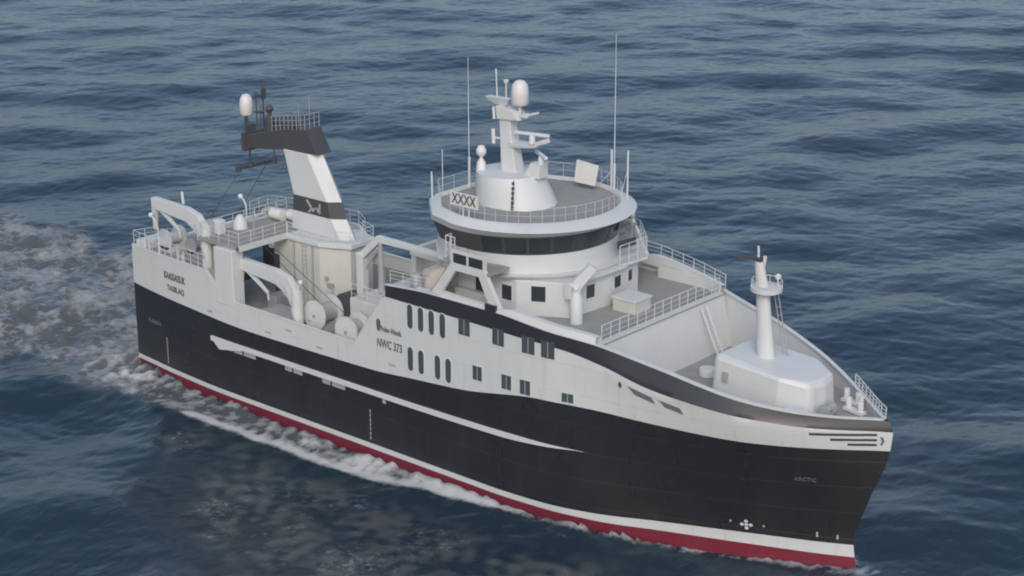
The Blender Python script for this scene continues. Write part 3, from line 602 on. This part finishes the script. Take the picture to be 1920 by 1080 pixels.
mb = MB(); mb.tube([(33.83, 0, 24.7), (33.83, 0, 25.4)], .12); mb.lathe((33.83, 0, 25.32), [(0, 0), (.5, 0), (.6, .12), (.6, .95), (.52, 1.35), (.33, 1.62), (0, 1.72)], 24); mb.build('radome', M['radome'], mast, smooth=50)
mb = MB(); mb.loft([[(31.7, -.12, 25.1), (32.7, -.12, 25.1), (32.7, .12, 25.1), (31.7, .12, 25.1)], [(30.9, -.3, 25.55), (33.1, -.3, 25.6), (33.1, .3, 25.6), (30.9, .3, 25.55)]]); mb.build('crosstree', M['white'], mast)
mb = MB(); mb.tube([(31.8, 0, 25.5), (31.7, 0, 27.5)], .05); mb.tube([(32.6, 0, 25.5), (32.6, 0, 26.6)], .05); mb.lathe((32.6, 0, 26.7), [(0, -.15), (.16, -.05), (.2, .15), (0, .2)], 12); mb.build('mast_antenna', M['radome'], mast)
def radar(x, y, z, ln, ang, name='radar_scanner'):
    d = Vector((math.cos(ang), math.sin(ang), 0))*ln/2; mb = MB(); mb.lathe((x, y, z-.6), [(0, 0), (.24, 0), (.2, .5), (.1, .6), (0, .6)], 14)
    o = mb.build(name, M['white'], mast, smooth=40); q = MB(); q.beam(Vector((x, y, z+.08))-d, Vector((x, y, z+.08))+d, .22, .2); q.build('scanner_bar', M['radome'], o, bevel=.04)
mb = MB(); mb.loft([[(33.2, -.5, 22.35), (35.3, -.35, 22.6), (35.3, .35, 22.6), (33.2, .5, 22.35)], [(33.2, -.6, 22.75), (35.6, -.4, 22.75), (35.6, .4, 22.75), (33.2, .6, 22.75)]]); mb.beam((35.3, 0, 22.85), (36.2, 0, 23.2), .6, .3); mb.build('radar_platform', M['white'], mast, bevel=.03)
radar(34.9, 0, 23.4, 2.6, math.radians(-2+15)); 
mb = MB(); mb.loft([[(34.6, -.5, 20.6), (35.9, -.5, 20.6), (35.9, .5, 20.6), (34.6, .5, 20.6)], [(35.1, -.4, 21.6), (35.9, -.4, 21.6), (35.9, .4, 21.6), (35.1, .4, 21.6)]]); mb.build('radar_pedestal', M['white'], mast, bevel=.03)
radar(35.7, 0, 22.1, 2.2, math.radians(-32)); 
mb = MB(); mb.tube([(32.0, -.6, 22.5), (31.95, -.6, 23.5)], .13); mb.tube([(32.0, -.55, 24.2), (31.95, -.55, 25.0)], .1); mb.beam((32.4, -.4, 22.9), (32.0, -.6, 22.9), .1, .1); mb.build('signal_lamp', M['radome'], mast)
mb = MB(); mb.lathe((31.4, -1.2, 20.7), [(0, 0), (.35, 0), (.3, .5), (.12, .75), (.12, .9), (.32, 1.05), (.36, 1.35), (.2, 1.65), (0, 1.7)], 16); mb.build('small_radome', M['radome'], tw, smooth=50)
mb = MB(); mb.loft([[(34.7, 4.8, 19.2), (36.4, 5.0, 19.1), (36.2, 5.3, 19.1), (34.6, 5.1, 19.2)], [(34.2, 5.7, 20.5), (36.0, 5.9, 20.3), (35.9, 6.05, 20.3), (34.15, 5.85, 20.5)]]) 
mb.build('search_light_screen', M['cream'], roof)
mb = MB(); mb.tube([(29.3, -.1, 18.9), (29.25, -.1, 28.0)], .045, 6, .015); mb.tube([(29.3, -.1, 18.8), (29.3, -.1, 21)], .09); mb.build('whip_antenna', M['radome'], roof)
mb = MB(); mb.tube([(37.6, 5.6, 18.9), (37.55, 5.6, 29.8)], .045, 6, .015); mb.tube([(37.6, 5.6, 18.9), (37.6, 5.6, 20.8)], .08); mb.build('whip_antenna', M['radome'], roof)
mb = MB(); mb.tube([(37.2, 5.8, 18.9), (37.2, 5.8, 21.7)], .08); mb.tube([(37.2, 5.8, 20.2), (36.0, 6.1, 19.0)], .03); mb.tube([(39.2, 5.0, 18.7), (39.2, 5.0, 22.1)], .06); mb.tube([(39.2, 5.0, 20.8), (39.8, 4.2, 18.8)], .03); mb.tube([(39.2, 5.0, 20.8), (38.3, 5.5, 18.8)], .03)
mb.tube([(29.0, -3.6, 18.9), (29.0, -3.6, 20.6)], .05); mb.tube([(28.9, -2.4, 18.9), (28.9, -2.4, 21.9)], .03); mb.tube([(29.6, -4.2, 18.9), (29.6, -4.2, 20.6)], .05); mb.build('antenna_pole', M['radome'], roof)
# signal board with XXXX
mb = MB(); mb.box(33.2, 35.6, -6.3, -6.22, 19.65, 20.55); sb = mb.build('signal_board', M['radome'], roof); 
mb = MB(); mb.tube([(34.2, -6.15, 18.9), (34.2, -6.15, 19.8)], .05); mb.tube([(34.7, -6.15, 18.9), (34.7, -6.15, 19.8)], .05); mb.build('board_post', M['white'], sb)
o = text('lettering', 'XXXX', .95, (34.4, -6.315, 20.1), (math.pi/2, 0, 0), M['dark'], sb, 2.1)
# boat deck gear
mb = MB(); mb.box(42.45, 44.3, -.7, 1.05, 12.9, 13.75); bx = mb.build('deck_box', M['cream'], ship, bevel=.05)
mb = MB(); mb.box(42.38, 44.37, -.77, 1.12, 13.75, 13.9); mb.build('lid', M['white'], bx, bevel=.03)
mb = MB(); mb.lathe((42.25, -4.25, 12.9), [(0, 0), (.42, 0), (.42, 1.75), (.3, 1.95), (.28, 2.2), (0, 2.2)], 20); fc = mb.build('boat_crane', M['white'], ship, smooth=40)
mb = MB(); mb.beam((42.25, -4.25, 15.0), (42.1, -3.6, 15.9), .3, .55, .3, .4); mb.beam((41.95, -4.2, 15.2), (42.8, -3.3, 16.6), .5, .75, .45, .6); mb.box(41.5, 42.0, -4.6, -3.9, 14.5, 15.6); mb.build('crane_boom', M['white'], fc, bevel=.04)
railing('railing', [(46.0, -6.4, 13.1), (46.0, 6.5, 13.1)], fw, h=1.05, sp=.95, r=.024)
# port side bulwark railing
pts = [(x, yat(x, 13.2)-.1, ztopband(x)+.3) for x in (38.5, 40, 42, 44, 46.1)]
railing('railing', pts, ship, h=.85, sp=1.3, r=.022)
pts = [(x, yat(x, 10.3)-.1, ztopband(x)+.05) for x in (58.6, 59.5, 60.5, 61.3, 62.0, 62.5)]
railing('railing', pts, ship, h=.7, sp=.6, r=.03)
mb = MB(); mb.box(40.5, 44.6, 7.0, 7.35, 12.9, 13.6); mb.build('pipe_box', M['white'], ship)

# ------------------------------------------------------------------ foredeck house and foremast
fh = MB()
lo_ = [(51.4, -2.3, 9.3), (56.2, -2.35, 9.3), (58.2, -1.5, 9.3), (58.5, 0, 9.3), (58.3, 1.5, 9.3), (56.6, 2.4, 9.3), (51.4, 2.4, 9.3)]
hi_ = [(51.6, -2.2, 12.5), (56.4, -2.2, 12.15), (58.1, -1.3, 11.75), (58.3, 0, 11.7), (58.1, 1.4, 11.75), (56.4, 2.3, 12.15), (51.6, 2.3, 12.5)]
fh.loft([lo_, hi_]); fho = fh.build('foredeck_house', M['white'], ship, bevel=.32)
mb = MB(); mb.box(52.4, 52.75, -2.42, -2.2, 10.9, 11.5); mb.build('door_handle', M['grey'], fho)
mb = MB()
def ov(x, z, rx, ry): return [(x+rx*math.cos(a), ry*math.sin(a), z) for a in [2*math.pi*i/16 for i in range(16)]]
mb.loft([ov(54.0, 12.2, .62, .5), ov(53.55, 16.5, .43, .36), ov(53.2, 18.3, .31, .26)]); fm = mb.build('foremast', M['white'], ship, smooth=40)
mb = MB(); mb.lathe((53.75, .1, 16.35), [(0, 0), (.7, 0), (1.0, .15), (1.0, .42), (0, .42)], 20); mb.build('mast_platform', M['white'], fm, smooth=30)
railing('railing', [(53.75+.95*math.cos(a), .1+.95*math.sin(a), 16.75) for a in np.linspace(0, 5.2, 9)], fm, h=.45, rails=1, sp=.8, r=.02)
mb = MB(); mb.tube([(54.3, .5, 16.7), (54.3, .5, 17.25)], .05); mb.lathe((54.3, .5, 17.4), [(0, -.2), (.18, -.12), (.2, .1), (0, .22)], 14); mb.build('mast_lamp', M['radome'], fm, smooth=60)
mb = MB(); mb.beam((53.2, -.05, 18.45), (52.0, -.45, 18.5), .2, .22); mb.box(53.0, 53.4, -.2, .2, 18.2, 18.55); mb.build('signal_lamp', M['dark'], fm)
mb = MB(); mb.tube([(53.15, 0, 18.4), (53.1, 0, 19.25)], .07); mb.tube([(53.35, .25, 17.8), (53.45, .25, 18.6)], .12); mb.build('mast_antenna', M['radome'], fm)
mb = MB(); mb.tube([(53.9, .7, 16.4), (54.6, 1.1, 12.2)], .035); mb.tube([(54.2, .7, 16.4), (54.9, 1.1, 12.2)], .035)
for k in range(8): mb.tube([(53.9+.7*k/8, .7+.05*k, 16.4-4.2*k/8), (54.2+.7*k/8, .7+.05*k, 16.4-4.2*k/8)], .02)
mb.build('ladder', M['grey'], fm)
def bitts(x, y, z, a):
    mb = MB(); d = Vector((math.cos(a), math.sin(a), 0)); cp = Vector((x, y, z))
    for k in (-.48, .48): mb.tube([cp+d*k, cp+d*k+Vector((0, 0, .85))], .19, 12)
    mb.beam(cp-d*.75+Vector((0, 0, .12)), cp+d*.75+Vector((0, 0, .12)), .5, .22); mb.build('mooring_bitts', M['radome'], ship, bevel=.02)
mb = MB(); mb.lathe((59.0, -1.2, 10.25), [(0, 0), (.42, 0), (.42, .06), (.2, .08), (.2, .8), (.42, .82), (.42, .9), (0, .9)], 18, 'y'); mb.box(58.7, 59.3, -1.1, -.4, 9.8, 10.0); mb.build('anchor_windlass', M['grey'], ship, smooth=40)
mb = MB(); mb.tube([(59.4, -.7, 9.95), (60.6, -.4, 9.95), (61.6, -.2, 9.98)], .06); mb.build('anchor_chain', M['dark'], ship)
mb = MB(); mb.lathe((49.0, 1.0, 9.45), [(0, 0), (.55, 0), (.55, .4), (.5, .5), (0, .5)], 18); mb.build('hatch', M['white'], ship, smooth=40)
mb = MB(); mb.tube([(48.0, -2.6, 9.4), (48.0, -2.6, 10.5), (48.35, -2.6, 10.6)], .14); mb.build('ventilator', M['white'], ship)
bitts(60.0, .75, 9.85, math.radians(-12)); bitts(59.1, 2.05, 9.8, math.radians(-12)); 
mb = MB(); mb.tube([(59.9, 1.75, 9.8), (59.9, 1.75, 10.6)], .16); mb.build('bollard', M['radome'], ship)
mb = MB(); mb.box(57.2, 58.6, -2.9, -2.2, 9.7, 10.5); mb.build('locker', M['white'], ship, bevel=.08)

# ------------------------------------------------------------------ the sea
N = 1024; T = 330.0; x00, y00 = -205.0, -80.0
rs = np.random.RandomState(11)
k1 = 2*np.pi*np.fft.fftfreq(N, T/N); KX, KY = np.meshgrid(k1, k1, indexing='ij'); K = np.hypot(KX, KY); K[0, 0] = 1e-6
th = np.arctan2(KY, KX); wd = math.atan2(Fw.y, Fw.x)+math.radians(9)
def band(lp, amp, spread, width):
    kp = 2*np.pi/lp; sp = np.exp(-(np.log(K/kp))**2/(2*width**2))*np.abs(np.cos(th-wd))**spread; sp[0, 0] = 0
    a = np.sqrt(sp)*np.exp(2j*np.pi*rs.rand(N, N)); h = np.fft.ifft2(a).real; s_ = amp/h.std(); return a*s_
A = band(27, .235, 2.4, .25)+band(13, .07, 2, .28)+band(5.0, .020, 1.4, .38)+band(2.2, .012, 1, .4)+band(1.1, .008, 1, .3)
h = np.fft.ifft2(A).real; ch = 0.7
dx = np.fft.ifft2(-1j*KX/K*A).real*ch; dy = np.fft.ifft2(-1j*KY/K*A).real*ch
g = (np.arange(N))*T/N; GX, GY = np.meshgrid(x00+g, y00+g, indexing='ij')
ed = np.minimum(np.minimum(GX-x00, x00+T-GX), np.minimum(GY-y00, y00+T-GY)); fade = np.clip(ed/25, 0, 1)
# calmer water inside the ship's own outline, wake turbulence behind and beside it
def vn(sc, seed):
    r_ = np.random.RandomState(seed); a = np.exp(-((K-2*np.pi/sc)/(2*np.pi/sc*.5))**2)*np.exp(2j*np.pi*r_.rand(N, N)); q = np.fft.ifft2(a).real; return q/q.std()
hx = np.interp(GX, [0, 6, 12, 38, 42, 46, 50, 54, 57, 59.1, 61.2], [7.2, 7.8, 8.1, 8.1, 7.85, 6.95, 5.1, 3.3, 1.95, 1.0, 0])
inside = (GX > 0) & (GX < 61.2) & (np.abs(GY) < hx)
ay = np.abs(GY); d = ay-hx
outer = np.interp(GX, [-60, -30, -14, -5, 2, 11, 22, 29, 33.5, 38, 42, 46], [13.5, 12, 10.8, 11, 11.6, 11.2, 10.6, 10.2, 9.5, 8.9, 8.5, 7.0])
lace = vn(1.9, 3)*.45+vn(1.0, 4)*.5+vn(5, 5)*.4
along = np.clip((46-GX)/8, 0, 1)
sidef = np.where((GX > -4) & (GX < 46) & (d > -.6), np.clip((outer-ay)/.7, 0, 1)*along, 0)
edge = np.exp(-((ay-outer+.35+.12*vn(7, 61))/.36)**2)*np.where((GX > 10) & (GX < 44), 1, 0)*along
near = np.clip((GX-20)/12, 0, 1)
foam_refl = sidef*np.clip(.30+.40*near+.22*lace, 0, 1)+edge*(.9+.15*lace)
bowf = np.where((GX > 40) & (GX < 62.5), np.exp(-(np.clip(d, -1, 9)/(.5+.5*np.exp(-((GX-60.5)/2.5)**2)))**2), 0)*(.52+.35*lace)
foam_refl = np.maximum(foam_refl, bowf)
ast = np.clip((4-GX)/5, 0, 1)*np.exp(-np.clip(-GX-55, 0, 999)/60)
wk_ = ast*np.clip((outer+1.5+1.2*vn(9, 8)-ay)/2.5, 0, 1)
foam_refl = np.maximum(foam_refl, wk_*np.clip(.25+.17*lace+.10*vn(9, 9), 0, .46))
splash = np.exp(-(((GX-1.0)/3.2)**2+((GY+8.6)/1.5)**2))
foam_refl = np.maximum(foam_refl, splash*(.5+.4*lace))
refl_ = np.clip((d-2.5)/3, 0, 1)*np.clip((30-d)/12, 0, 1)*(GX > -5)*np.clip(((GX-9)-(-GY-13.3)*1.27+2.5*vn(7, 71))/8, 0, 1)*(GY < 0)*np.clip((62-GX)/12, 0, 1)  # mask of the ship's reflection, painted into the water colour below
foam_refl = np.maximum(foam_refl, refl_*np.clip(.10+.045*lace+.04*vn(8, 41), 0, .22))  # faint pale mottle painted for the broken reflection of the hull
foam_refl = np.clip(foam_refl, 0, 1)
wash = np.exp(-np.clip(d-2, 0, 99)/9)*((GX > -8) & (GX < 58))*np.clip((58-GX)/15, 0, 1)*(.6+.4*np.clip(vn(6, 31), -1, 1))
turb = np.clip(wk_+.35*sidef, 0, 1)
hh_ = h*fade*(1-.35*turb); hh_ += fade*turb*(vn(3.2, 21)*.12+vn(1.6, 22)*.06)+foam_refl*.03+wash*(vn(1.5, 33)*.035+vn(3, 34)*.035)
prox = np.clip(1-np.clip(d, 0, 99)/5, 0, 1)*((GX > -2) & (GX < 64)); hh_ *= 1-.55*prox
lift = (.50+.6*np.clip((9-GX)/8, 0, 1)-.28*np.clip((GX-46)/8, 0, 1))*np.exp(-np.clip(d, 0, 99)/1.3)*np.clip((GX+6)/5, 0, 1)*np.clip((63-GX)/3, 0, 1); hh_ += lift*(1+.25*lace)
hh_ = np.where(inside, -.2, hh_)
dx *= fade*(1-.6*prox); dy *= fade*(1-.6*prox)
V = np.stack([GX+dx, GY+dy, hh_], -1).reshape(-1, 3)
idx = np.arange(N*N).reshape(N, N)
Q = np.stack([idx[:-1, :-1], idx[1:, :-1], idx[1:, 1:], idx[:-1, 1:]], -1).reshape(-1, 4)
x1_, y1_ = x00+g[-1], y00+g[-1]; R = 3500
ext = np.array([(-R, -R, 0), (R, -R, 0), (R, R, 0), (-R, R, 0)], float); e0 = N*N
cn = [idx[0, 0], idx[-1, 0], idx[-1, -1], idx[0, -1]]
Q2 = np.array([(e0+0, e0+1, cn[1], cn[0]), (e0+1, e0+2, cn[2], cn[1]), (e0+2, e0+3, cn[3], cn[2]), (e0+3, e0+0, cn[0], cn[3])])
V = np.concatenate([V, ext]); Q = np.concatenate([Q, Q2]).astype(np.int32)
me = bpy.data.meshes.new('sea'); me.vertices.add(len(V)); me.vertices.foreach_set('co', V.astype(np.float32).ravel())
me.loops.add(Q.size); me.loops.foreach_set('vertex_index', Q.ravel()); me.polygons.add(len(Q))
me.polygons.foreach_set('loop_start', np.arange(0, Q.size, 4, dtype=np.int32)); me.polygons.foreach_set('use_smooth', np.ones(len(Q), bool))
me.update(calc_edges=True)
at = me.attributes.new('foam_refl', 'FLOAT', 'POINT'); at.data.foreach_set('value', np.concatenate([foam_refl.ravel(), np.zeros(4)]).astype(np.float32))
at = me.attributes.new('aerated_refl', 'FLOAT', 'POINT'); at.data.foreach_set('value', np.concatenate([np.clip(wk_*.9+sidef*.6+refl_*np.clip(.22+.26*vn(1.7, 81)+.22*vn(5, 82), 0, .75), 0, 1).ravel(), np.zeros(4)]).astype(np.float32))  # wake aeration, plus grey mottle painted as the ship's reflection
sea = bpy.data.objects.new('sea', me); C.objects.link(sea); sea['kind'] = 'structure'
m = bpy.data.materials.new('sea_water'); m.use_nodes = True; n = m.node_tree.nodes; l = m.node_tree.links; b = n['Principled BSDF']
b.inputs['Base Color'].default_value = (.0095, .0255, .040, 1); b.inputs['IOR'].default_value = 1.33; b.inputs['Roughness'].default_value = .15; b.inputs['Specular IOR Level'].default_value = .5
tc = n.new('ShaderNodeTexCoord')
mp = n.new('ShaderNodeMapping'); mp.inputs['Rotation'].default_value = (0, 0, -wd); mp.inputs['Scale'].default_value = (1, .45, 1); l.new(tc.outputs['Object'], mp.inputs[0])
def noise(sc, det, src=None):
    q = n.new('ShaderNodeTexNoise'); q.inputs['Scale'].default_value = sc; q.inputs['Detail'].default_value = det; q.inputs['Roughness'].default_value = .6; l.new((src or mp).outputs[0], q.inputs[0]); return q
n1_ = noise(1.1, 5); n2_ = noise(4.5, 3)
b1_ = n.new('ShaderNodeBump'); b1_.inputs['Strength'].default_value = .30; b1_.inputs['Distance'].default_value = .30; l.new(n1_.outputs[0], b1_.inputs['Height'])
b2_ = n.new('ShaderNodeBump'); b2_.inputs['Strength'].default_value = .22; b2_.inputs['Distance'].default_value = .06; l.new(n2_.outputs[0], b2_.inputs['Height']); l.new(b1_.outputs[0], b2_.inputs['Normal'])
l.new(b2_.outputs[0], b.inputs['Normal'])
fa = n.new('ShaderNodeAttribute'); fa.attribute_name = 'foam_refl'; aa = n.new('ShaderNodeAttribute'); aa.attribute_name = 'aerated_refl'
fn = n.new('ShaderNodeTexNoise'); fn.inputs['Scale'].default_value = 2.6; fn.inputs['Detail'].default_value = 8; fn.inputs['Roughness'].default_value = .7; l.new(tc.outputs['Object'], fn.inputs[0])
mm = n.new('ShaderNodeMath'); mm.operation = 'SUBTRACT'; l.new(fa.outputs['Fac'], mm.inputs[0]); l.new(fn.outputs[0], mm.inputs[1])
mr = n.new('ShaderNodeMapRange'); mr.inputs[1].default_value = -.35; mr.inputs[2].default_value = .30; l.new(mm.outputs[0], mr.inputs[0])
ml = n.new('ShaderNodeMath'); ml.operation = 'MULTIPLY'; ml.use_clamp = True; l.new(mr.outputs[0], ml.inputs[0])
g2 = n.new('ShaderNodeMath'); g2.operation = 'MULTIPLY'; g2.inputs[1].default_value = 6; g2.use_clamp = True; l.new(fa.outputs['Fac'], g2.inputs[0]); l.new(g2.outputs[0], ml.inputs[1])
mx = n.new('ShaderNodeMixRGB'); mx.inputs[1].default_value = (.0095, .0255, .040, 1); mx.inputs[2].default_value = (.092, .100, .100, 1); l.new(aa.outputs['Fac'], mx.inputs[0])  # one grey for churned water and the painted ship reflection
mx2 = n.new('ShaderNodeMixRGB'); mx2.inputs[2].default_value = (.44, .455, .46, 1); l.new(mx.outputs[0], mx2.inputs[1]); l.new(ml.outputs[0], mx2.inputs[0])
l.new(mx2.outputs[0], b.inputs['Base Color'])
rr = n.new('ShaderNodeMapRange'); rr.inputs[3].default_value = .16; rr.inputs[4].default_value = .8; l.new(ml.outputs[0], rr.inputs[0]); l.new(rr.outputs[0], b.inputs['Roughness'])
me.materials.append(m)

# ------------------------------------------------------------------ thin sea haze
hz = MB(); hz.box(-3600, 3600, -3600, 3600, -3.5, 56); ho_ = hz.build('haze', M['white']); ho_['kind'] = 'stuff'
hm = bpy.data.materials.new('haze_air'); hm.use_nodes = True; hn = hm.node_tree.nodes; hn.remove(hn['Principled BSDF'])
pv = hn.new('ShaderNodeVolumePrincipled'); pv.inputs['Color'].default_value = (.80, .90, .95, 1); pv.inputs['Density'].default_value = .00022; pv.inputs['Anisotropy'].default_value = .2
hm.node_tree.links.new(pv.outputs[0], hn['Material Output'].inputs['Volume']); ho_.data.materials.clear(); ho_.data.materials.append(hm)
